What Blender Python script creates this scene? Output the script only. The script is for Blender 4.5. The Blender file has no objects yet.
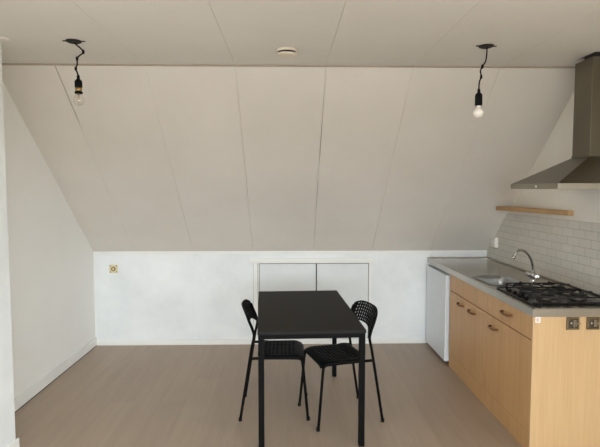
import bpy, bmesh, math, random
from mathutils import Vector, Matrix
random.seed(7)
S = bpy.context.scene
COL = S.collection
PI = math.pi

# ------------------------------------------------------------------ materials
def srgb(r, g, b):
    f = lambda c: (c/255/12.92) if c/255 <= .04045 else ((c/255+.055)/1.055)**2.4
    return (f(r), f(g), f(b), 1)

def newmat(name):
    m = bpy.data.materials.new(name); m.use_nodes = True
    nt = m.node_tree; b = nt.nodes['Principled BSDF']
    return m, nt, b

def mixcol(nt, fac, a, b):
    n = nt.nodes.new('ShaderNodeMix'); n.data_type = 'RGBA'
    for k, v in ((0, fac), (6, a), (7, b)):
        if hasattr(v, 'is_linked') or isinstance(v, bpy.types.NodeSocket): nt.links.new(v, n.inputs[k])
        else: n.inputs[k].default_value = v
    return n.outputs[2]

def coords(nt, scale=(1, 1, 1), out='Object', rot=(0, 0, 0)):
    t = nt.nodes.new('ShaderNodeTexCoord'); m = nt.nodes.new('ShaderNodeMapping')
    m.inputs['Scale'].default_value = scale; m.inputs['Rotation'].default_value = rot
    nt.links.new(t.outputs[out], m.inputs['Vector']); return m.outputs['Vector']

def noise(nt, vec, scale, detail=4, rough=.55):
    n = nt.nodes.new('ShaderNodeTexNoise'); n.inputs['Scale'].default_value = scale
    n.inputs['Detail'].default_value = detail; n.inputs['Roughness'].default_value = rough
    nt.links.new(vec, n.inputs['Vector']); return n.outputs['Fac']

def ramp(nt, fac, stops):
    r = nt.nodes.new('ShaderNodeValToRGB'); e = r.color_ramp.elements
    e[0].position, e[0].color = stops[0]; e[1].position, e[1].color = stops[-1]
    for p, c in stops[1:-1]:
        q = e.new(p); q.color = c
    nt.links.new(fac, r.inputs['Fac']); return r.outputs['Color']

def bump(nt, b, h, strength=.1, dist=.002):
    n = nt.nodes.new('ShaderNodeBump'); n.inputs['Strength'].default_value = strength
    n.inputs['Distance'].default_value = dist
    nt.links.new(h, n.inputs['Height']); nt.links.new(n.outputs['Normal'], b.inputs['Normal'])

def plain(name, col, rough=.5, metal=0, spec=.5):
    m, nt, b = newmat(name)
    v = coords(nt); f = noise(nt, v, 14, 3)
    d = tuple(c*.93 for c in col[:3])+(1,)
    nt.links.new(mixcol(nt, f, d, col), b.inputs['Base Color'])
    b.inputs['Roughness'].default_value = rough; b.inputs['Metallic'].default_value = metal
    b.inputs['Specular IOR Level'].default_value = spec
    return m

def paint(name, a, c, scale=1.3, rough=.6, bs=.15):
    """painted board: two close tones in blotches, brushed relief"""
    m, nt, b = newmat(name)
    v = coords(nt); f = noise(nt, v, scale, 6, .6)
    nt.links.new(ramp(nt, f, [(.3, a), (.7, c)]), b.inputs['Base Color'])
    b.inputs['Roughness'].default_value = rough; b.inputs['Specular IOR Level'].default_value = .3
    h = noise(nt, coords(nt, (18, 18, 3)), 6, 5); bump(nt, b, h, bs, .003)
    return m

def wood(name, light, dark, grain=(60, 60, 2.2), rough=.45):
    m, nt, b = newmat(name)
    f = noise(nt, coords(nt, grain), 1.0, 6, .6)
    g = noise(nt, coords(nt, (9, 9, .8)), 1.0, 3)
    c = ramp(nt, f, [(.3, dark), (.68, light)])
    lg = tuple(min(1, x*1.06) for x in light[:3])+(1,)
    nt.links.new(mixcol(nt, g, c, mixcol(nt, .5, c, lg)), b.inputs['Base Color'])
    b.inputs['Roughness'].default_value = rough
    bump(nt, b, f, .08, .001)
    return m

def steel(name, col, rough=.3, grain=(4, 200, 200), var=.1, metal=1):
    m, nt, b = newmat(name)
    f = noise(nt, coords(nt, grain), 1.5, 4)
    d = tuple(x*.85 for x in col[:3])+(1,)
    nt.links.new(mixcol(nt, f, d, col), b.inputs['Base Color'])
    b.inputs['Metallic'].default_value = metal
    mr = nt.nodes.new('ShaderNodeMapRange'); mr.inputs[3].default_value = rough-var/2; mr.inputs[4].default_value = rough+var/2
    nt.links.new(f, mr.inputs[0]); nt.links.new(mr.outputs[0], b.inputs['Roughness'])
    return m

M = {}
M['ceil'] = paint('ceiling_paint', srgb(221, 218, 210), srgb(228, 225, 218), 1.1, .55)
M['slope'] = paint('slope_paint', srgb(219, 214, 206), srgb(227, 222, 215), 1.4, .6)
M['knee'] = paint('knee_wall_paint', srgb(227, 231, 232), srgb(242, 245, 245), 2.6, .5)
M['left'] = paint('left_wall_paint', srgb(237, 237, 233), srgb(242, 242, 239), 1.5, .65)
M['right'] = paint('right_wall_paint', srgb(228, 222, 212), srgb(236, 231, 222), 1.8, .6)
M['trim'] = paint('trim_paint', srgb(234, 235, 231), srgb(241, 241, 237), 4, .45)
M['batten'] = paint('batten_shade_paint', srgb(166, 152, 136), srgb(184, 170, 154), 4, .5)  # brownish shade on the batten put into its paint
M['door'] = paint('cupboard_door_paint', srgb(218, 223, 223), srgb(226, 230, 230), 2.5, .4)
M['recess'] = plain('fitting_recess', srgb(74, 62, 46), .6)
M['dark'] = plain('dark_parts_and_gap_shade', srgb(42, 38, 34), .9)  # plain dark parts, also painted shade at door gaps and left baseboard
M['gap'] = plain('seam_void', srgb(170, 158, 146), .9)
M['beech'] = wood('beech_laminate', srgb(200, 167, 124), srgb(186, 151, 106))
M['beechfront'] = wood('beech_front', srgb(202, 160, 110), srgb(182, 139, 90))
M['pine'] = wood('pine_shelf', srgb(186, 150, 104), srgb(158, 118, 74), (40, 2.0, 40), .6)
M['bronze'] = steel('handle_bronze', srgb(150, 108, 72), .4, (30, 30, 30))
M['steel'] = steel('worktop_steel', srgb(182, 175, 164), .2, (90, 2, 90), .08)
M['sink'] = steel('sink_steel', srgb(190, 195, 198), .3, (50, 50, 50))
M['chrome'] = steel('chrome', srgb(200, 198, 196), .12, (8, 8, 8), .05)
M['hood'] = steel('hood_steel', srgb(122, 115, 100), .34, (160, 160, 3), .1)
M['lip'] = steel('hood_lip_lit_steel', srgb(168, 162, 148), .5, (3, 3, 160), .1)  # lighter than the hood: window reflection put into the steel colour
M['black'] = plain('black_powder_coat', srgb(8, 7, 7), .6, 0, .1)
M['plastic'] = plain('black_plastic', srgb(11, 11, 12), .55, 0, .14)
M['tabletop'] = plain('black_tabletop', srgb(27, 26, 24), .6, 0, .18)
M['enamel'] = plain('black_enamel', srgb(16, 16, 17), .22)
M['iron'] = plain('cast_iron', srgb(18, 18, 19), .55)
M['burner'] = steel('burner_alloy', srgb(120, 116, 110), .45, (40, 40, 40))
M['fridge'] = plain('fridge_white', srgb(226, 231, 236), .35)
M['white'] = plain('white_plastic', srgb(236, 233, 226), .4)
M['detector'] = plain('detector_plastic', srgb(226, 216, 200), .45)
M['yellow'] = plain('yellowed_plastic', srgb(224, 212, 176), .45)
M['brown'] = plain('brown_plastic', srgb(150, 128, 86), .5)
M['brass'] = steel('brass_cap', srgb(206, 170, 110), .35, (20, 20, 20))
M['paper'] = plain('sticker_paper', srgb(240, 234, 226), .6)
M['ink'] = plain('sticker_ink', srgb(190, 120, 110), .6)
M['nickel'] = steel('nickel_fitting', srgb(150, 138, 118), .4, (20, 20, 20))
M['gunmetal'] = steel('gunmetal_frame', srgb(122, 108, 84), .45, (20, 20, 20))
M['frosted'] = plain('frosted_bulb', srgb(245, 240, 232), .3)

def make_floor():
    m, nt, b = newmat('laminate_floor')
    br = nt.nodes.new('ShaderNodeTexBrick')
    nt.links.new(coords(nt, (1, 1, 1), 'Object', (0, 0, PI/2)), br.inputs['Vector'])
    br.offset = .37; br.inputs['Scale'].default_value = 1
    br.inputs['Brick Width'].default_value = 1.28; br.inputs['Row Height'].default_value = .192
    br.inputs['Mortar Size'].default_value = .0012; br.inputs['Mortar Smooth'].default_value = .3
    br.inputs['Color1'].default_value = srgb(172, 152, 132); br.inputs['Color2'].default_value = srgb(158, 138, 120)
    br.inputs['Mortar'].default_value = srgb(122, 102, 88)
    f = noise(nt, coords(nt, (22, 1.3, 1)), 1.0, 6, .6)
    g = noise(nt, coords(nt, (7, .6, 1)), 1.0, 4, .5)
    st = ramp(nt, f, [(.3, srgb(152, 134, 116)), (.55, srgb(164, 146, 128)), (.75, srgb(172, 155, 137))])
    c = mixcol(nt, .55, br.outputs['Color'], st)
    c2 = mixcol(nt, g, c, mixcol(nt, .4, c, srgb(170, 152, 134)))
    nt.links.new(c2, b.inputs['Base Color'])
    b.inputs['Roughness'].default_value = .42; b.inputs['Specular IOR Level'].default_value = .4
    bump(nt, b, br.outputs['Fac'], -.2, .001)
    return m
M['floor'] = make_floor()

def make_tile():
    m, nt, b = newmat('mosaic_tiles')
    # tiles lie on the x = const wall: use (y, z)
    t = nt.nodes.new('ShaderNodeTexCoord'); sp = nt.nodes.new('ShaderNodeSeparateXYZ'); cb = nt.nodes.new('ShaderNodeCombineXYZ')
    nt.links.new(t.outputs['Object'], sp.inputs[0]); nt.links.new(sp.outputs[1], cb.inputs[0])
    ad = nt.nodes.new('ShaderNodeMath'); ad.operation = 'SUBTRACT'; ad.inputs[1].default_value = .895
    nt.links.new(sp.outputs[2], ad.inputs[0]); nt.links.new(ad.outputs[0], cb.inputs[1])
    br = nt.nodes.new('ShaderNodeTexBrick'); nt.links.new(cb.outputs[0], br.inputs['Vector'])
    br.offset = .5; br.inputs['Scale'].default_value = 1
    br.inputs['Brick Width'].default_value = .15; br.inputs['Row Height'].default_value = .06
    br.inputs['Mortar Size'].default_value = .0019; br.inputs['Mortar Smooth'].default_value = .2
    br.inputs['Color1'].default_value = srgb(214, 210, 200); br.inputs['Color2'].default_value = srgb(206, 202, 192)
    br.inputs['Mortar'].default_value = srgb(166, 160, 148)
    nt.links.new(br.outputs['Color'], b.inputs['Base Color'])
    b.inputs['Roughness'].default_value = .3
    bump(nt, b, br.outputs['Fac'], -.3, .002)
    return m
M['tile'] = make_tile()

def make_glass(name, tint=(1, 1, 1, 1), lo=.03, hi=.35):
    """thin glass: clear seen straight on, more mirror-like towards its rim"""
    m, nt, b = newmat(name); nt.nodes.remove(b)
    out = nt.nodes['Material Output']
    tr = nt.nodes.new('ShaderNodeBsdfTransparent'); tr.inputs[0].default_value = tint
    gl = nt.nodes.new('ShaderNodeBsdfGlossy'); gl.inputs['Roughness'].default_value = .05
    lw = nt.nodes.new('ShaderNodeLayerWeight'); lw.inputs[0].default_value = .35
    mr = nt.nodes.new('ShaderNodeMapRange'); mr.inputs[3].default_value = lo; mr.inputs[4].default_value = hi
    nt.links.new(lw.outputs['Facing'], mr.inputs[0])
    mx = nt.nodes.new('ShaderNodeMixShader')
    nt.links.new(mr.outputs[0], mx.inputs[0]); nt.links.new(tr.outputs[0], mx.inputs[1]); nt.links.new(gl.outputs[0], mx.inputs[2])
    nt.links.new(mx.outputs[0], out.inputs[0]); return m
M['glass'] = make_glass('window_glass')
M['bulbglass'] = make_glass('clear_bulb_glass', (.98, .97, .95, 1), .05, .4)

# ------------------------------------------------------------------ mesh helpers
def add_box(bm, a, b, bev=0):
    x0, x1 = sorted((a[0], b[0])); y0, y1 = sorted((a[1], b[1])); z0, z1 = sorted((a[2], b[2]))
    v = [bm.verts.new(p) for p in ((x0,y0,z0),(x1,y0,z0),(x1,y1,z0),(x0,y1,z0),(x0,y0,z1),(x1,y0,z1),(x1,y1,z1),(x0,y1,z1))]
    fs = [bm.faces.new([v[i] for i in q]) for q in ((3,2,1,0),(4,5,6,7),(0,1,5,4),(1,2,6,5),(2,3,7,6),(3,0,4,7))]
    if bev:
        es = list({e for f in fs for e in f.edges})
        bmesh.ops.bevel(bm, geom=es, offset=bev, segments=2, profile=.6, affect='EDGES', clamp_overlap=True)

def box(a, b, bev=0):
    bm = bmesh.new(); add_box(bm, a, b, bev); return bm

def add_tube(bm, pts, r, n=10, caps=True):
    pts = [Vector(p) for p in pts]; rings = []
    up = None
    for i, p in enumerate(pts):
        t = (pts[min(i+1, len(pts)-1)]-pts[max(i-1, 0)]).normalized()
        if up is None:
            up = Vector((0, 0, 1)) if abs(t.z) < .9 else Vector((0, 1, 0))
        s = t.cross(up).normalized(); up = s.cross(t).normalized()
        rr = r[i] if isinstance(r, (list, tuple)) else r
        rings.append([bm.verts.new(p+(s*math.cos(2*PI*k/n)+up*math.sin(2*PI*k/n))*rr) for k in range(n)])
    for a, b in zip(rings, rings[1:]):
        for k in range(n):
            f = bm.faces.new((a[k], a[(k+1) % n], b[(k+1) % n], b[k])); f.smooth = True
    if caps:
        bm.faces.new(rings[0][::-1]); bm.faces.new(rings[-1])

def tube(pts, r, n=10):
    bm = bmesh.new(); add_tube(bm, pts, r, n); return bm

def smooth_path(pts, k=6):
    P = [Vector(p) for p in pts]; out = []
    for i in range(len(P)-1):
        a = P[max(i-1, 0)]; b = P[i]; c = P[i+1]; d = P[min(i+2, len(P)-1)]
        for j in range(k):
            t = j/k
            out.append(.5*((2*b)+(c-a)*t+(2*a-5*b+4*c-d)*t*t+(3*b-a-3*c+d)*t**3))
    out.append(P[-1]); return out

def add_lathe(bm, prof, c=(0, 0, 0), n=24, axis='z', flip=1):
    """prof: (radius, height) from bottom to top"""
    c = Vector(c); rings = []
    for r, h in prof:
        ring = []
        for k in range(n):
            a = 2*PI*k/n; u, w = r*math.cos(a), r*math.sin(a)
            p = {'z': (u, w, h), 'x': (h, u, w), 'y': (w, h, u)}[axis]
            ring.append(bm.verts.new(c+Vector(p)))
        rings.append(ring)
    for a, b in zip(rings, rings[1:]):
        for k in range(n):
            f = bm.faces.new((a[k], a[(k+1) % n], b[(k+1) % n], b[k])); f.smooth = True
    bm.faces.new(rings[0][::-1]); bm.faces.new(rings[-1])

def lathe(prof, c=(0, 0, 0), n=24, axis='z'):
    bm = bmesh.new(); add_lathe(bm, prof, c, n, axis); return bm

def shell(P, nu, nv, hole, thick):
    """perforated plastic shell: grid of P(u,v), cells where hole(i,j) left open, thickened"""
    bm = bmesh.new()
    g = [[bm.verts.new(P(i/nu, j/nv)) for j in range(nv+1)] for i in range(nu+1)]
    for i in range(nu):
        for j in range(nv):
            if not hole(i, j):
                f = bm.faces.new((g[i][j], g[i+1][j], g[i+1][j+1], g[i][j+1])); f.smooth = True
    bmesh.ops.recalc_face_normals(bm, faces=bm.faces)
    bmesh.ops.solidify(bm, geom=list(bm.faces), thickness=thick)
    return bm

def root_loc(parent):
    v = Vector((0, 0, 0))
    while parent is not None:
        v += parent.location; parent = parent.parent
    return v

def obj(name, bm, mat, parent=None, local=False):
    bmesh.ops.recalc_face_normals(bm, faces=bm.faces)
    if parent is not None and not local:
        off = root_loc(parent)
        for v in bm.verts: v.co -= off
    me = bpy.data.meshes.new(name); bm.to_mesh(me); bm.free()
    me.materials.append(M[mat])
    o = bpy.data.objects.new(name, me); COL.objects.link(o)
    if parent is not None: o.parent = parent
    return o

def tag(o, label, cat, group=None, kind=None):
    o['label'] = label; o['category'] = cat
    if group: o['group'] = group
    if kind: o['kind'] = kind
    return o

def thing(name, label, cat, loc=(0, 0, 0), rz=0, group=None):
    o = bpy.data.objects.new(name, None); o.empty_display_size = .1; COL.objects.link(o)
    o.location = loc; o.rotation_euler = (0, 0, rz)
    return tag(o, label, cat, group)

def struct(name, bm, mat, label, cat, parent=None):
    o = obj(name, bm, mat, parent)
    if parent is None: tag(o, label, cat, None, 'structure')
    return o

def copy_tree(o, parent=None):
    c = o.copy(); COL.objects.link(c)
    if parent is not None: c.parent = parent
    for ch in list(o.children): copy_tree(ch, c)
    return c

# ------------------------------------------------------------------ dimensions (metres; x right, y into the room, z up)
XL, XN, XR = -1.976, -1.65, 2.065          # left wall, nearer left wall, right wall
YB, YN, YW = 5.285, 3.09, -3.4             # back knee wall, end of the nearer left wall, window wall behind
ZK, SL, H = .97, .868, 2.44                # knee wall height, roof slope, ceiling height
YC = YB-(H-ZK)/SL                          # where slope meets the flat ceiling
SEAMS = [-1.57, -.965, -.355, .262, .862, 1.465]
HALF = .0009

# ------------------------------------------------------------------ setting
struct('floor', box((-2.3, YW-.2, -.1), (2.4, YB+.2, 0)), 'floor', 'grey-brown laminate floor of long planks running towards the back wall', 'floor')

def panel_edges(side):
    xs = [XL-.02]+SEAMS+[XR+.02]
    return xs

# flat ceiling boards, with the ragged hole left for the hood duct
bm = bmesh.new()
xs = panel_edges(0)
HX0, HX1, HY0, HY1 = 1.885, 2.06, 3.19, 3.41
for i in range(len(xs)-1):
    a, b = xs[i]+HALF, xs[i+1]-HALF
    if i == len(xs)-2:
        add_box(bm, (a, YW-.1, H), (HX0, YC+.01, H+.012)); add_box(bm, (HX1, YW-.1, H), (b, YC+.01, H+.012))
        add_box(bm, (HX0, YW-.1, H), (HX1, HY0, H+.012)); add_box(bm, (HX0, HY1, H), (HX1, YC+.01, H+.012))
    else:
        add_box(bm, (a, YW-.1, H), (b, YC+.01, H+.012))
struct('ceiling', bm, 'ceil', 'flat ceiling of wide off-white painted boards with fine seams', 'ceiling')
struct('ceiling_backing', box((-2.3, YW-.1, H+.06), (2.4, YC+.3, H+.08)), 'gap', 'dark loft space behind the ceiling boards', 'ceiling')

# sloped roof boards, gaps slightly uneven
def sp(x, t, off=0):
    y = YB+(YC-YB)*t; z = ZK+(H-ZK)*t
    n = Vector((0, SL, 1)).normalized()
    return Vector((x, y, z))+n*off
bm = bmesh.new()
NT = 14
def gapw(i, k):
    r = random.Random(i*31+k)
    g = .0005+.0008*r.random()
    if i == 0 and k >= 11: g = .0030
    if i == 3 and k in (9, 10): g = .0028
    if i == 3 and k in (5, 6): g = .0022
    return g
gw = [[gapw(i, k) for k in range(NT+1)] for i in range(len(SEAMS))]
for i in range(len(xs)-1):
    cols = []
    for k in range(NT+1):
        a = xs[i]+(gw[i-1][k] if i > 0 else 0); b = xs[i+1]-(gw[i][k] if i < len(SEAMS) else 0)
        t = k/NT
        cols.append([bm.verts.new(p) for p in (sp(a, t), sp(b, t), sp(b, t, .012), sp(a, t, .012))])
    for p, q in zip(cols, cols[1:]):
        for j in range(4):
            bm.faces.new((p[j], p[(j+1) % 4], q[(j+1) % 4], q[j]))
    bm.faces.new(cols[0][::-1]); bm.faces.new(cols[-1])
struct('wall_sloped', bm, 'slope', 'sloping attic wall of broad off-white painted boards above the low back wall', 'wall')
bm = bmesh.new()
v = [bm.verts.new(p) for p in (sp(-2.3, -.1, .02), sp(2.4, -.1, .02), sp(2.4, 1.1, .02), sp(-2.3, 1.1, .02), sp(-2.3, -.1, .05), sp(2.4, -.1, .05), sp(2.4, 1.1, .05), sp(-2.3, 1.1, .05))]
for q in ((3,2,1,0),(4,5,6,7),(0,1,5,4),(1,2,6,5),(2,3,7,6),(3,0,4,7)): bm.faces.new([v[k] for k in q])
struct('wall_sloped_backing', bm, 'gap', 'roof boarding seen only in the seams of the sloping wall', 'wall')

# knee wall in three boards
bm = bmesh.new()
for a, b in ((XL-.05, -.982), (-.978, 1.478), (1.482, XR+.05)):
    add_box(bm, (a, YB, 0), (b, YB+.06, ZK+.03))
struct('wall_back', bm, 'knee', 'low white painted knee wall under the sloping wall', 'wall')
struct('wall_left', box((XL-.1, YN-.05, 0), (XL, YB+.1, H+.05)), 'left', 'off-white left side wall running to the low back wall', 'wall')
struct('wall_left_near', box((XL-.1, YW-.1, 0), (XN, YN, H+.05), .004), 'knee', 'bright white nearer end of the left wall standing proud at the photo edge', 'wall')
VY0, VY1, VZ0, VZ1 = -2.2, .5, .75, 2.2
bm = bmesh.new()
add_box(bm, (XR, VY1, 0), (XR+.1, YB+.1, H+.05)); add_box(bm, (XR, YW-.1, 0), (XR+.1, VY0, H+.05))
add_box(bm, (XR, VY0, 0), (XR+.1, VY1, VZ0)); add_box(bm, (XR, VY0, VZ1), (XR+.1, VY1, H+.05))
struct('wall_right', bm, 'right', 'cream right side wall behind the kitchen counter', 'wall')
struct('wall_right_tiles', box((XR-.007, 2.6, .85), (XR, YB, 1.375), .001), 'tile', 'backsplash of small square white tiles above the worktop', 'tiles')
# window wall behind the camera
WX0, WX1, WZ0, WZ1 = -1.45, 1.85, .35, 2.15
bm = bmesh.new()
add_box(bm, (XL-.1, YW-.15, 0), (XR+.1, YW, WZ0)); add_box(bm, (XL-.1, YW-.15, WZ1), (XR+.1, YW, H+.05))
add_box(bm, (XL-.1, YW-.15, WZ0), (WX0, YW, WZ1)); add_box(bm, (WX1, YW-.15, WZ0), (XR+.1, YW, WZ1))
struct('wall_window', bm, 'right', 'white wall with the wide window, opposite the sloping wall', 'wall')
bm = bmesh.new(); t = .05
for a, b in (((WX0, WZ0), (WX1, WZ0+t)), ((WX0, WZ1-t), (WX1, WZ1)), ((WX0, WZ0+t), (WX0+t, WZ1-t)), ((WX1-t, WZ0+t), (WX1, WZ1-t)),
             ((.2, WZ0+t), (.25, WZ1-t))):
    add_box(bm, (a[0], YW-.11, a[1]), (b[0], YW-.05, b[1]))
w = struct('window_1', bm, 'trim', 'wide white-framed window facing the sloping wall', 'window')
obj('pane', box((WX0+t, YW-.084, WZ0+t), (.2, YW-.08, WZ1-t)), 'glass', w)
obj('pane', box((.25, YW-.084, WZ0+t), (WX1-t, YW-.08, WZ1-t)), 'glass', w)

bm = bmesh.new()
for a, b in (((VY0, VZ0), (VY1, VZ0+t)), ((VY0, VZ1-t), (VY1, VZ1)), ((VY0, VZ0+t), (VY0+t, VZ1-t)), ((VY1-t, VZ0+t), (VY1, VZ1-t))):
    add_box(bm, (XR+.03, a[0], a[1]), (XR+.08, b[0], b[1]))
w = struct('window_added', bm, 'trim', 'unseen white-framed window added for light in the right side wall', 'window')  # out of view, added to brighten the left walls
obj('pane', box((XR+.053, VY0+t, VZ0+t), (XR+.057, VY1-t, VZ1-t)), 'glass', w)

# trims
bm = bmesh.new()
add_box(bm, (XL, YC-.022, H-.007), (XR, YC+.014, H), .002)
struct('trim_1', bm, 'batten', 'thin batten in a painted beige shadow tone along the joint of ceiling and sloping wall', 'trim')
struct('trim_2', box((XL, YB-.012, ZK-.028), (XR, YB, ZK-.002), .003), 'trim', 'narrow white strip along the top of the low back wall', 'trim')
struct('baseboard_shade_strip', box((XL, YN, 0), (XL+.017, YB-.013, .004)), 'dark', 'thin dark strip standing for the shadow line between the left baseboard and the floor', 'trim')  # shadow line at the floor, drawn as a dark strip
def skirting(a, b):
    return box(a, b, .003)
struct('baseboard_back', skirting((XL+.012, YB-.012, 0), (1.43, YB, .055)), 'trim', 'low cream baseboard along the back wall', 'baseboard')
struct('baseboard_left', skirting((XL, YN, 0), (XL+.014, YB, .09)), 'trim', 'white baseboard along the left wall', 'baseboard')
struct('baseboard_left_near', skirting((XN, YW, 0), (XN+.014, YN+.014, .09)), 'trim', 'white baseboard on the nearer end of the left wall', 'baseboard')
struct('trim_3', box((XL, YB-.008, .055), (XL+.012, YB, ZK-.03), .002), 'trim', 'slim upright corner bead between the left wall and the low back wall', 'trim')
struct('trim_4', box((-.990, YB-.004, .055), (-.970, YB, ZK-.03), .0015), 'knee', 'flat white strip covering the upright seam left in the low back wall', 'trim')

# eaves cupboard in the knee wall: frame, ledge, two doors
bm = bmesh.new()
add_box(bm, (-.353, YB-.014, .055), (-.309, YB, .845), .002)
add_box(bm, (-.3045, YB-.010, .055), (-.294, YB, .845), .001)
add_box(bm, (.834, YB-.014, .055), (.862, YB, .845), .002)
struct('trim_5', bm, 'trim', 'white upright frame pieces of the eaves cupboard behind the table', 'trim')
bm = bmesh.new()
add_box(bm, (-.40, YB-.030, .846), (.90, YB, .868), .003)
add_box(bm, (-.385, YB-.020, .868), (.885, YB, .897), .002)
struct('trim_6', bm, 'trim', 'white ledge over the eaves cupboard doors', 'trim')
struct('door_1', box((-.289, YB-.010, .06), (.288, YB-.001, .838), .002), 'door', 'left plain white eaves cupboard door behind the table', 'door')
struct('door_2', box((.299, YB-.010, .06), (.829, YB-.001, .838), .002), 'door', 'right plain white eaves cupboard door behind the table', 'door')
struct('door_gap_shade', box((-.3555, YB-.0008, .056), (.8345, YB-.0002, .846)), 'dark', 'thin dark sheet standing for the shade in the gaps round the eaves cupboard doors', 'gap')  # gap and frame-edge shade, drawn as a dark sheet behind the doors

# ------------------------------------------------------------------ dining table
TX, TY, TR, TW, TL, TH = -.184, 3.08, .0497, .665, 1.257, .74
t = thing('dining_table', 'black rectangular dining table with square metal legs between two chairs', 'table', (TX, TY, 0), TR)
obj('tabletop', box((0, 0, TH-.02), (TW, TL, TH), .002), 'tabletop', t, True)
bm = bmesh.new(); q = .004; L = .036
for a, b in (((q+L, q+.002), (TW-q-L, q+.022)), ((q+L, TL-q-.022), (TW-q-L, TL-q-.002)), ((q+.002, q+L), (q+.022, TL-q-L)), ((TW-q-.022, q+L), (TW-q-.002, TL-q-L))):
    add_box(bm, (a[0], a[1], TH-.048), (b[0], b[1], TH-.02))
obj('rail_frame', bm, 'black', t, True)
for sx in (0, 1):
    for sy in (0, 1):
        x = q if sx == 0 else TW-q-L; y = q if sy == 0 else TL-q-L
        lg = obj('leg', box((x, y, .006), (x+L, y+L, TH-.02), .003), 'black', t, True)
        obj('foot_cap', box((x+.002, y+.002, 0), (x+L-.002, y+L-.002, .006)), 'plastic', lg, True)

# ------------------------------------------------------------------ chairs (built facing +x, origin on the floor under the seat)
def make_chair(name, label, loc, rz):
    c = thing(name, label, 'chair', loc, rz, 'perforated black chairs at the table')
    W = .200
    xs_back = lambda z: -.136-(z-.60)*.40
    def PB(u, v):
        s = 2*u-1
        zb = .652-.062*abs(s)**3; zt = .785-.034*abs(s)**4
        z = zb+(zt-zb)*v
        w = W*(1.03-.10*(1-v)**2-.06*v**6)
        return (xs_back(z)-.026*(1-s*s)+.004, s*w, z)
    obj('backrest', shell(PB, 27, 13, lambda i, j: 2 <= i <= 24 and 1 <= j <= 11 and j % 2 == 1 and i % 2 == 1, .006), 'plastic', c, True)
    def PS(u, v):
        s = 2*v-1; x = -.115+.328*u
        w = .205*(1-.05*(1-u)) * (1-.10*max(0, (u-.8)/.2)**2) * (1-.10*max(0, (.12-u)/.12)**2)
        dip = -.012*(1-s*s)*(1-abs(2*u-1)**2)
        roll = -.030*max(0, (u-.78)/.22)**2
        lip = -.012*abs(s)**6
        back = .010*max(0, (.2-u)/.2)
        return (x, s*w, .456+dip+roll+lip+back)
    obj('seat', shell(PS, 23, 25, lambda i, j: 2 <= i <= 18 and 2 <= j <= 22 and j % 2 == 1 and i % 2 == 1, .008), 'plastic', c, True)
    for s in (-1, 1):
        y = s*.205
        rp = smooth_path([(-.234, y*1.03, .014), (-.188, y*1.0, .30), (-.156, y*.97, .50), (-.139, y*.965, .585), (-.148, y*.965, .635), (-.174, y*.95, .70), (-.186, y*.93, .735)], 6)
        lg = obj('leg', tube(rp, .0098, 10), 'black', c, True)
        obj('foot_cap', lathe([(.012, 0), (.0125, .022)], (-.235, y*1.03, 0), 12), 'plastic', lg, True)
        fp = smooth_path([(.233, y*1.03, .014), (.212, y, .24), (.196, y*.97, .40), (.184, y*.94, .424), (.15, y*.93, .432), (0, y*.93, .434), (-.166, y*.965, .434)], 6)
        lg = obj('leg', tube(fp, .0098, 10), 'black', c, True)
        obj('foot_cap', lathe([(.012, 0), (.0125, .022)], (.235, y*1.03, 0), 12), 'plastic', lg, True)
    for x in (.13, -.085):
        obj('cross_bar', tube([(x, -.186, .4325), (x, .186, .4325)], .008), 'black', c, True)
    return c
ch = make_chair('dining_chair', 'black perforated chair on the left of the table, its back to the left wall', (-.095, 3.712, 0), 0.0)
c2 = copy_tree(ch); c2.location = (.368, 3.603, 0); c2.rotation_euler = (0, 0, PI+.275)
c2['label'] = 'black perforated chair on the right of the table, angled, its back towards the kitchen'

# ------------------------------------------------------------------ kitchen
XF, YE, ZT = 1.452, 2.985, .895            # cabinet front plane, near end, worktop height
XBW = XR-.008
# undercounter fridge
f = thing('fridge', 'white undercounter fridge between the back wall and the wooden cupboards', 'fridge', (1.75, 4.92, 0))
obj('body', box((1.475, 4.60, .03), (2.03, 5.24, .832), .004), 'fridge', f)
obj('door', box((1.425, 4.60, .035), (1.470, 5.24, .826), .006), 'fridge', f)
for x, y in ((1.52, 4.65), (1.52, 5.19), (1.98, 4.65), (1.98, 5.19)):
    obj('foot', lathe([(.02, 0), (.02, .03)], (x, y, 0), 12), 'plastic', f)

def handle(y, z, parent, L=.125):
    bm = bmesh.new()
    path = smooth_path([(XF-.001, y-L/2, z), (XF-.020, y-L/2+.012, z), (XF-.027, y-L*.2, z-.002), (XF-.027, y+L*.2, z-.002), (XF-.020, y+L/2-.012, z), (XF-.001, y+L/2, z)], 5)
    add_tube(bm, path, .0075, 10)
    return obj('handle', bm, 'bronze', parent)
XD = XF+.018
# sink cupboard
k = thing('sink_cupboard', 'beech sink base cupboard with two doors and two blank upper panels, next to the fridge', 'cupboard', (1.76, 4.13, 0))
bm = bmesh.new()
for a, b in (((XD, 4.545, .105), (2.04, 4.563, .849)), ((XD, 3.698, .105), (2.04, 3.714, .849)), ((XD, 3.706, .105), (2.04, 4.545, .123)), ((2.03, 3.706, .123), (2.04, 4.545, .849)), ((XD, 3.706, .69), (XD+.015, 4.545, .71))):
    add_box(bm, a, b)
obj('carcass', bm, 'beechfront', k)
Y0, Y1, Y2, Y3 = 4.562, 4.142, 3.695, YE+.018
g = .0018
for a, b, hy in ((Y1, Y0, 4.25), (Y2, Y1, 3.99)):
    obj('blank_panel', box((XF, a+g, .703), (XD, b-g, .847), .0015), 'beechfront', k)
    d = obj('door', box((XF, a+g, .134), (XD, b-g, .697), .0015), 'beechfront', k)
    handle(hy, .636, d)
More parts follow.
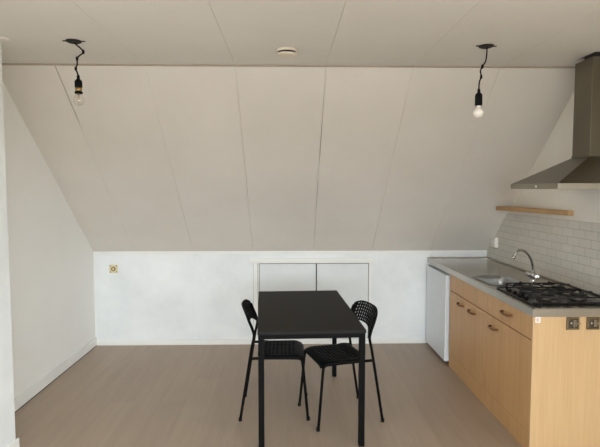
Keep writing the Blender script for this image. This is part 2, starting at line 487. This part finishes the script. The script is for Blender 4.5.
# drawer cupboard under the hob, with the bright end panel
k = thing('drawer_cupboard', 'beech base cupboard under the hob with one drawer, one wide door and bare end panel', 'cupboard', (1.76, 3.34, 0))
bm = bmesh.new()
for a, b in (((XD, 3.674, .105), (2.04, 3.692, .849)), ((XD, YE+.019, .105), (2.04, 3.672, .123)), ((2.03, YE+.019, .123), (2.04, 3.672, .849)), ((XD, YE+.019, .69), (XD+.015, 3.672, .71))):
    add_box(bm, a, b)
obj('carcass', bm, 'beechfront', k)
d = obj('drawer', box((XF, Y3+g, .703), (XD, Y2-g, .847), .0015), 'beechfront', k); handle(3.345, .779, d, .15)
d = obj('door', box((XF, Y3+g, .134), (XD, Y2-g, .697), .0015), 'beechfront', k); handle(3.555, .626, d)
obj('end_panel', box((XF-.003, YE, 0), (XBW+.006, YE+.018, .849), .001), 'beech', k)
tag(obj('kickboard', box((XF+.006, YE+.0195, 0), (XF+.017, 4.575, .127), .001), 'beechfront'), 'long beech kickboard along the floor under the cupboards', 'kickboard')

# stainless worktop with an opening for the sink
SX0, SX1, SY0, SY1 = 1.500, 1.772, 3.735, 4.150
bm = bmesh.new()
x0, x1, y0, y1 = XF-.014, XBW, YE-.012, YB-.012
z0, z1 = ZT-.045, ZT
add_box(bm, (x0, y0, z0), (x1, SY0, z1)); add_box(bm, (x0, SY1, z0), (x1, y1, z1))
add_box(bm, (x0, SY0, z0), (SX0, SY1, z1)); add_box(bm, (SX1, SY0, z0), (x1, SY1, z1))
bmesh.ops.remove_doubles(bm, verts=bm.verts, dist=1e-5)
# raised rim front, end and upstand against the wall
add_box(bm, (x0, y0, z1), (x0+.016, y1, z1+.005), .002)
add_box(bm, (x0, y0, z1), (x1, y0+.016, z1+.005), .002)
add_box(bm, (x1-.014, y0, z1), (x1, y1, z1+.012), .002)
add_box(bm, (x0, y1-.010, z1), (x1, y1, z1+.010), .002)
tag(obj('worktop', bm, 'steel'), 'grey stainless steel worktop with rolled front edge over the fridge and cupboards', 'worktop')
# sink
def rrect(x0, y0, x1, y1, r, z, n=6):
    pts = []
    for cx, cy, a0 in ((x1-r, y1-r, 0), (x0+r, y1-r, 90), (x0+r, y0+r, 180), (x1-r, y0+r, 270)):
        for i in range(n+1):
            a = math.radians(a0+90*i/n); pts.append(Vector((cx+r*math.cos(a), cy+r*math.sin(a), z)))
    return pts
s = thing('kitchen_sink', 'small steel sink bowl let into the worktop beside the curved tap', 'sink', ((SX0+SX1)/2, (SY0+SY1)/2, ZT-.16))
bm = bmesh.new()
rings = []
e = .0005
for ins, r, z in ((-.012, .05, ZT+.0032), (-.004, .05, ZT+.004), (.004, .05, ZT-.002), (.010, .05, ZT-.05), (.016, .055, ZT-.14), (.04, .05, ZT-.158), (.09, .03, ZT-.16)):
    rings.append([bm.verts.new(p) for p in rrect(SX0+ins, SY0+ins, SX1-ins, SY1-ins, r, z)])
for a, b in zip(rings, rings[1:]):
    for i in range(len(a)):
        fc = bm.faces.new((a[i], a[(i+1) % len(a)], b[(i+1) % len(a)], b[i])); fc.smooth = True
bm.faces.new(rings[-1])
obj('bowl', bm, 'sink', s)
obj('drain', lathe([(.036, 0), (.036, .003), (.024, .003), (.020, .001)], ((SX0+SX1)/2, (SY0+SY1)/2, ZT-.1598), 20), 'chrome', s)

# mixer tap
fx, fy = 1.822, 3.775
t = thing('kitchen_tap', 'chrome two-handle mixer tap with a tall curved spout beside the sink', 'tap', (fx, fy, ZT))
bm = bmesh.new()
add_lathe(bm, [(.028, .0008), (.028, .008), (.020, .014), (.019, .05), (.024, .058), (.024, .078), (.016, .09), (.013, .10)], (fx, fy, ZT), 20)
obj('body', bm, 'chrome', t)
for sgn, col in ((1, 'chrome'), (-1, 'chrome')):
    bm = bmesh.new()
    a = Vector((fx, fy+sgn*.018, ZT+.062)); b = Vector((fx-.004, fy+sgn*.074, ZT+.070))
    add_tube(bm, [a, a.lerp(b, .35), a.lerp(b, .4), a.lerp(b, .6), a.lerp(b, .95), b], [.011, .011, .020, .023, .021, .012], 12)
    obj('tap_handle', bm, col, t)
sp_ = smooth_path([(fx, fy, ZT+.095), (fx-.004, fy, ZT+.135), (fx-.022, fy-.004, ZT+.190), (fx-.056, fy-.008, ZT+.236), (fx-.098, fy-.014, ZT+.258), (fx-.136, fy-.02, ZT+.246), (fx-.156, fy-.024, ZT+.216)], 6)
so = obj('spout', tube(sp_, .0095, 12), 'chrome', t)
obj('aerator', tube([sp_[-1], sp_[-1]+Vector((-.008, -.002, -.020))], .0125, 12), 'chrome', so)

# gas hob
GX0, GX1, GY0, GY1 = 1.485, 1.965, 3.085, 3.615
h = thing('gas_hob', 'black four-burner gas hob with iron grates on the near end of the worktop', 'hob', ((GX0+GX1)/2, (GY0+GY1)/2, ZT))
bm = bmesh.new(); add_box(bm, (GX0, GY0, ZT+.0002), (GX1, GY1, ZT+.010), .003)
add_box(bm, (GX0+.004, GY0+.004, ZT+.010), (GX1-.004, GY0+.014, ZT+.014), .0015); add_box(bm, (GX0+.004, GY1-.014, ZT+.010), (GX1-.004, GY1-.004, ZT+.014), .0015)
obj('hob_plate', bm, 'enamel', h)
BUR = [(1.64, 3.225, .034), (1.845, 3.225, .042), (1.64, 3.485, .042), (1.845, 3.485, .034)]
for x, y, r in BUR:
    b = obj('burner', lathe([(r+.012, 0), (r+.012, .006), (r, .010), (r, .020)], (x, y, ZT+.010), 20), 'burner', h)
    obj('burner_cap', lathe([(r+.003, 0), (r+.004, .004), (r-.004, .008), (.004, .009)], (x, y, ZT+.030), 20), 'iron', b)
for yc in (3.225, 3.485):
    bm = bmesh.new(); zt = ZT+.046; a, b = yc-.115, yc+.115; xa, xb = 1.55, 1.945
    def bar(p, q, r=.005):
        add_tube(bm, [p, q], r, 6)
    for y in (a, b): bar((xa, y, zt-.006), (xb, y, zt-.006))
    for x in (xa, xb): bar((x, a, zt-.006), (x, b, zt-.006))
    bar(((xa+xb)/2, a, zt-.006), ((xa+xb)/2, b, zt-.006))
    for x in (xa, xb):
        for y in (a, b): bar((x, y, ZT+.010), (x, y, zt-.004), .007)
    for bx, by, r in BUR:
        if abs(by-yc) > .05: continue
        for dx, dy in ((1, 0), (-1, 0), (0, 1), (0, -1)):
            ox = (bx+dx*.100, by+dy*.115); ix = (bx+dx*.026, by+dy*.026)
            add_tube(bm, [(ox[0], ox[1], zt-.006), (ox[0]*.85+ix[0]*.15, ox[1]*.85+ix[1]*.15, zt+.006), (ix[0], ix[1], zt+.004)], .0055, 6)
    obj('grate', bm, 'iron', h)
for i in range(4):
    obj('knob', lathe([(.018, 0), (.018, .003), (.015, .004), (.013, .013), (.010, .015)], (1.515, 3.23+.08*i, ZT+.010), 16), 'plastic', h)

# sticker and two metal fittings on the end panel
st = obj('sticker', box((1.462, YE-.0016, .812), (1.492, YE-.0002, .846)), 'paper', k)
st['label'] = 'small white square sticker with faint red print at the top corner of the end panel'
for cx, lab in ((1.684, 'square metal fitting on the end panel, the one nearer the sticker'), (1.805, 'square metal fitting on the end panel, the one nearer the right wall')):
    zc = .808; s = .037
    bm = bmesh.new()
    for a, b in (((-s, -s), (s, -s+.011)), ((-s, s-.011), (s, s)), ((-s, -s+.011), (-s+.012, s-.011)), ((s-.010, -s+.011), (s, s-.011))):
        add_box(bm, (cx+a[0], YE-.012, zc+a[1]), (cx+b[0], YE-.0003, zc+b[1]), .0015)
    m = obj('metal_fitting', bm, 'gunmetal', k); m['label'] = lab
    obj('recess', box((cx-s+.012, YE-.003, zc-s+.011), (cx+s-.010, YE-.0003, zc+s-.011)), 'recess', m)
    bm = bmesh.new()
    add_box(bm, (cx+.002, YE-.014, zc-.022), (cx+.010, YE-.003, zc+.022), .001)
    add_box(bm, (cx+.014, YE-.013, zc-.020), (cx+.022, YE-.003, zc+.020), .001)
    add_box(bm, (cx+.008, YE-.016, zc-.005), (cx+s+.006, YE-.010, zc+.006), .001)
    obj('latch', bm, 'nickel', m)
    obj('screw', lathe([(.006, -.014), (.006, -.003)], (cx-.012, YE, zc+.003), 12, 'y'), 'chrome', m)
bm = bmesh.new()
for a, b in (((1.468, .818), (1.470, .838)), ((1.4735, .818), (1.4755, .838)), ((1.4755, .836), (1.481, .838)), ((1.4755, .827), (1.481, .829)), ((1.4755, .818), (1.481, .820)), ((1.481, .818), (1.483, .838))):
    add_box(bm, (a[0], YE-.0024, a[1]), (b[0], YE-.0014, b[1]))
obj('print', bm, 'ink', st)

# ------------------------------------------------------------------ range hood
hx0, hx1, hy0, hy1 = 1.565, XR-.001, 2.975, 3.61
zl0, zl1, zc0 = 1.602, 1.634, 1.805
cx0, cy0, cy1 = 1.875, 3.195, 3.395
hd = thing('range_hood', 'brushed steel chimney range hood on the right wall above the hob', 'hood', (1.85, 3.29, zl0))
bm = bmesh.new()
lo = [bm.verts.new(p) for p in ((hx0, hy0, zl1), (hx1, hy0, zl1), (hx1, hy1, zl1), (hx0, hy1, zl1))]
hi = [bm.verts.new(p) for p in ((cx0, cy0, zc0), (hx1, cy0, zc0), (hx1, cy1, zc0), (cx0, cy1, zc0))]
for i in range(4): bm.faces.new((lo[i], lo[(i+1) % 4], hi[(i+1) % 4], hi[i]))
bm.faces.new(hi); bm.faces.new(lo[::-1])
obj('canopy', bm, 'hood', hd)
bm = bmesh.new()
for a, b in (((hx0, hy0), (hx1, hy0+.012)), ((hx0, hy1-.012), (hx1, hy1)), ((hx0, hy0+.012), (hx0+.012, hy1-.012))):
    add_box(bm, (a[0], a[1], zl0), (b[0], b[1], zl1+.001), .001)
obj('lip', bm, 'lip', hd)
obj('filter', box((hx0+.012, hy0+.012, zl0+.010), (hx1, hy1-.012, zl0+.016)), 'burner', hd)
obj('chimney', box((cx0, cy0, zc0), (hx1, cy1, 2.414), .002), 'hood', hd)
obj('chimney_collar', box((cx0-.003, cy0-.003, zc0-.001), (hx1, cy1+.003, zc0+.012), .001), 'hood', hd)
obj('duct', lathe([(.075, 2.4142), (.075, H+.058)], (1.965, 3.295, 0), 20), 'dark', hd)
bm = bmesh.new()
add_lathe(bm, [(.008, -.004), (.008, .001)], (hx0, 3.235, 1.617), 14, 'x')
obj('lamp_button', bm, 'white', hd)

# ------------------------------------------------------------------ wall things
bm = bmesh.new()
pl = [(XR-.0005, 4.70), (1.905, 4.70), (2.025, 3.69), (XR-.0005, 3.69)]
v0 = [bm.verts.new((x, y, 1.410)) for x, y in pl]; v1 = [bm.verts.new((x, y, 1.444)) for x, y in pl]
bm.faces.new(v0[::-1]); bm.faces.new(v1)
for i in range(4): bm.faces.new((v0[i], v0[(i+1) % 4], v1[(i+1) % 4], v1[i]))
bmesh.ops.bevel(bm, geom=list(bm.edges), offset=.003, segments=1, affect='EDGES')
tag(obj('wall_shelf', bm, 'pine'), 'narrow raw wooden shelf board on the right wall above the tiles', 'shelf')
s = thing('wall_socket', 'white double surface socket on the tiles over the far worktop corner', 'socket', (XR-.007, 5.055, 1.085))
obj('back_box', box((XR-.042, 4.995, 1.03), (XR-.0075, 5.115, 1.128), .004), 'white', s)
for y in (5.025, 5.085):
    obj('socket_face', lathe([(.017, -.003), (.019, 0)], (XR-.042, y, 1.079), 16, 'x'), 'trim', s)
s = thing('wall_outlet', 'yellowed square wall outlet on the low back wall near the left corner', 'outlet', (-1.774, YB, .792))
obj('cover_plate', box((-1.816, YB-.012, .750), (-1.732, YB-.0003, .834), .004), 'yellow', s)
bm = bmesh.new(); add_lathe(bm, [(.024, -.004), (.024, .001)], (-1.774, YB-.012, .792), 20, 'y')
for sx in (-1, 1):
    for sz in (-1, 1): add_lathe(bm, [(.006, -.002), (.006, .001)], (-1.774+sx*.031, YB-.012, .792+sz*.031), 10, 'y')
obj('socket_face', bm, 'brown', s)
bm = bmesh.new(); add_lathe(bm, [(.010, -.003), (.010, .001)], (-1.774, YB-.016, .792), 14, 'y')
obj('pin_insert', bm, 'yellow', s)

# ------------------------------------------------------------------ ceiling things
s = thing('smoke_detector', 'round white smoke detector with a dark slot on the ceiling', 'smoke detector', (-.005, 3.19, H))
obj('base', lathe([(.052, H-.014), (.064, H-.012), (.068, H-.0005)], (-.005, 3.19, 0), 32), 'detector', s)
obj('vent_slot', lathe([(.054, H-.0255), (.054, H-.0142)], (-.005, 3.19, 0), 32), 'dark', s)
obj('cap', lathe([(.030, H-.037), (.054, H-.035), (.063, H-.030), (.063, H-.0257)], (-.005, 3.19, 0), 32), 'detector', s)
tag(obj('ceiling_blank', lathe([(.034, H-.012), (.042, H-.008), (.044, H-.0005)], (-1.597, 2.98, 0), 24), 'ceil'), 'small round blanking cover on the ceiling at the left edge', 'cover')

def pendant(label, x, y, wire, zneck, zhold, zbulb, clear):
    p = thing('bulb_pendant', label, 'lamp', (x, y, H), 0, 'bare bulbs on wires')
    bm = bmesh.new()
    add_lathe(bm, [(.032, H-.011), (.042, H-.006), (.044, H-.0005)], (x, y, 0), 16)
    add_box(bm, (x-.060, y-.012, H-.004), (x-.02, y+.006, H-.0008), .001)
    add_box(bm, (x+.02, y-.004, H-.004), (x+.062, y+.010, H-.0008), .001)
    obj('junction_cover', bm, 'dark', p)
    pts = [(x+a, y+b, z) for a, b, z in wire]
    obj('cord', tube(smooth_path(pts, 5), .0042, 8), 'plastic', p)
    for a, b, z in wire[3:-2:2]:
        obj('wire_clamp', lathe([(.004, -.012), (.0075, -.006), (.0075, .006), (.004, .012)], (x+a, y+b, z), 8), 'plastic', p)
    bx, by = x+wire[-1][0], y+wire[-1][1]
    hl = obj('lamp_holder', lathe([(.020, zhold), (.021, zhold+.01), (.021, zneck-.028), (.017, zneck-.018), (.009, zneck-.012), (.008, zneck+.006), (.005, zneck+.012)], (bx, by, 0), 18), 'plastic', p)
    R = .031; L = zhold-zbulb
    if clear:
        obj('lamp_cap', lathe([(.0155, zhold-.022), (.0185, zhold-.014), (.0185, zhold-.0002)], (bx, by, 0), 18), 'brass', p)
        obj('shade_ring', lathe([(.021, zhold-.034), (.022, zhold-.030), (.022, zhold-.024), (.019, zhold-.0222)], (bx, by, 0), 18), 'plastic', hl)
        zs = zhold-.035
    else:
        obj('lamp_cap', lathe([(.013, zhold-.010), (.014, zhold-.0002)], (bx, by, 0), 18), 'frosted', p)
        zs = zhold-.010
    zc = zbulb+R
    prof = [(.003, zbulb)]
    for i in range(1, 9):
        a = PI*.5*i/8*1.22-PI/2; prof.append((R*math.cos(a), zc+R*math.sin(a)))
    prof.append((.016, zs-.006 if zs-.006 > prof[-1][1] else prof[-1][1]+.004)); prof.append((.013, max(zs, prof[-1][1]+.003)))
    obj('bulb', lathe(prof, (bx, by, 0), 20), 'bulbglass' if clear else 'frosted', p)
    if clear:
        bm = bmesh.new(); z = zs-.002
        add_tube(bm, [(bx, by, z), (bx, by, z-.022)], .003, 6)
        add_tube(bm, [(bx, by, z-.02), (bx-.010, by, z-.036), (bx, by, z-.032), (bx+.010, by, z-.036), (bx, by, z-.02)], .0008, 4)
        obj('filament', bm, 'brass', p)
    return p
pendant('bare clear bulb in a black holder on a kinked wire, left on the ceiling', -1.212, 3.03,
        [(.0, 0, H-.006), (.02, 0, H-.028), (.032, -.01, H-.036), (.052, 0, H-.062), (.025, .004, H-.085), (.016, 0, H-.10), (.016, 0, H-.13), (.006, .004, H-.155), (.014, 0, H-.175), (.020, 0, H-.195)], 2.238, 2.178, 2.075, True)
pendant('bare frosted white bulb in a black holder on a wire, near the range hood', 1.166, 3.075,
        [(.005, 0, H-.006), (.004, 0, H-.05), (-.002, 0, H-.09), (-.020, .0, H-.12), (-.030, .002, H-.145), (-.026, 0, H-.18), (-.036, 0, H-.21), (-.038, 0, H-.25)], 2.18, 2.092, 2.020, False)

# ------------------------------------------------------------------ light, camera, colour
W = bpy.data.worlds.new('World'); S.world = W; W.use_nodes = True
nt = W.node_tree; bg = nt.nodes['Background']
# overcast sky above the horizon, dimmer ground below it
tc = nt.nodes.new('ShaderNodeTexCoord'); sx = nt.nodes.new('ShaderNodeSeparateXYZ')
nt.links.new(tc.outputs['Generated'], sx.inputs[0])
mr = nt.nodes.new('ShaderNodeMapRange'); mr.inputs[1].default_value = -.03; mr.inputs[2].default_value = .03
nt.links.new(sx.outputs[2], mr.inputs[0])
GROUND, SKY = (.31, .31, .29, 1), (.88, .965, 1.04, 1)
nt.links.new(mixcol(nt, mr.outputs[0], GROUND, SKY), bg.inputs[0]); bg.inputs[1].default_value = 19
ld = bpy.data.lights.new('window_portal', 'AREA'); ld.shape = 'RECTANGLE'; ld.size = WX1-WX0; ld.size_y = WZ1-WZ0
ld.cycles.is_portal = True
lo_ = bpy.data.objects.new('window_portal', ld); COL.objects.link(lo_)
lo_.location = ((WX0+WX1)/2, YW-.13, (WZ0+WZ1)/2); lo_.rotation_euler = (PI/2, 0, 0)   # -z axis turned towards +y

l2 = bpy.data.lights.new('added_window_portal', 'AREA'); l2.shape = 'RECTANGLE'; l2.size = VZ1-VZ0; l2.size_y = VY1-VY0  # portal for the added side window
l2.cycles.is_portal = True
l2o = bpy.data.objects.new('added_window_portal', l2); COL.objects.link(l2o)
l2o.location = (XR+.11, (VY0+VY1)/2, (VZ0+VZ1)/2); l2o.rotation_euler = (0, PI/2, 0)   # -z axis turned towards -x

F, CH, CP, CW = 518.17, 1.5974, .0653, .0237
cd = bpy.data.cameras.new('camera'); cd.sensor_width = 36; cd.lens = F*36/600; cd.clip_start = .05
cam = bpy.data.objects.new('camera', cd); COL.objects.link(cam)
cam.location = (0, 0, CH); cam.rotation_euler = (PI/2-CP, 0, -CW)
S.camera = cam
S.view_settings.view_transform = 'Standard'; S.view_settings.look = 'None'; S.view_settings.gamma = 1
S.view_settings.use_curve_mapping = False; S.view_settings.exposure = 0.0
S.cycles.use_denoising = True
S.cycles.max_bounces = 12; S.cycles.diffuse_bounces = 8
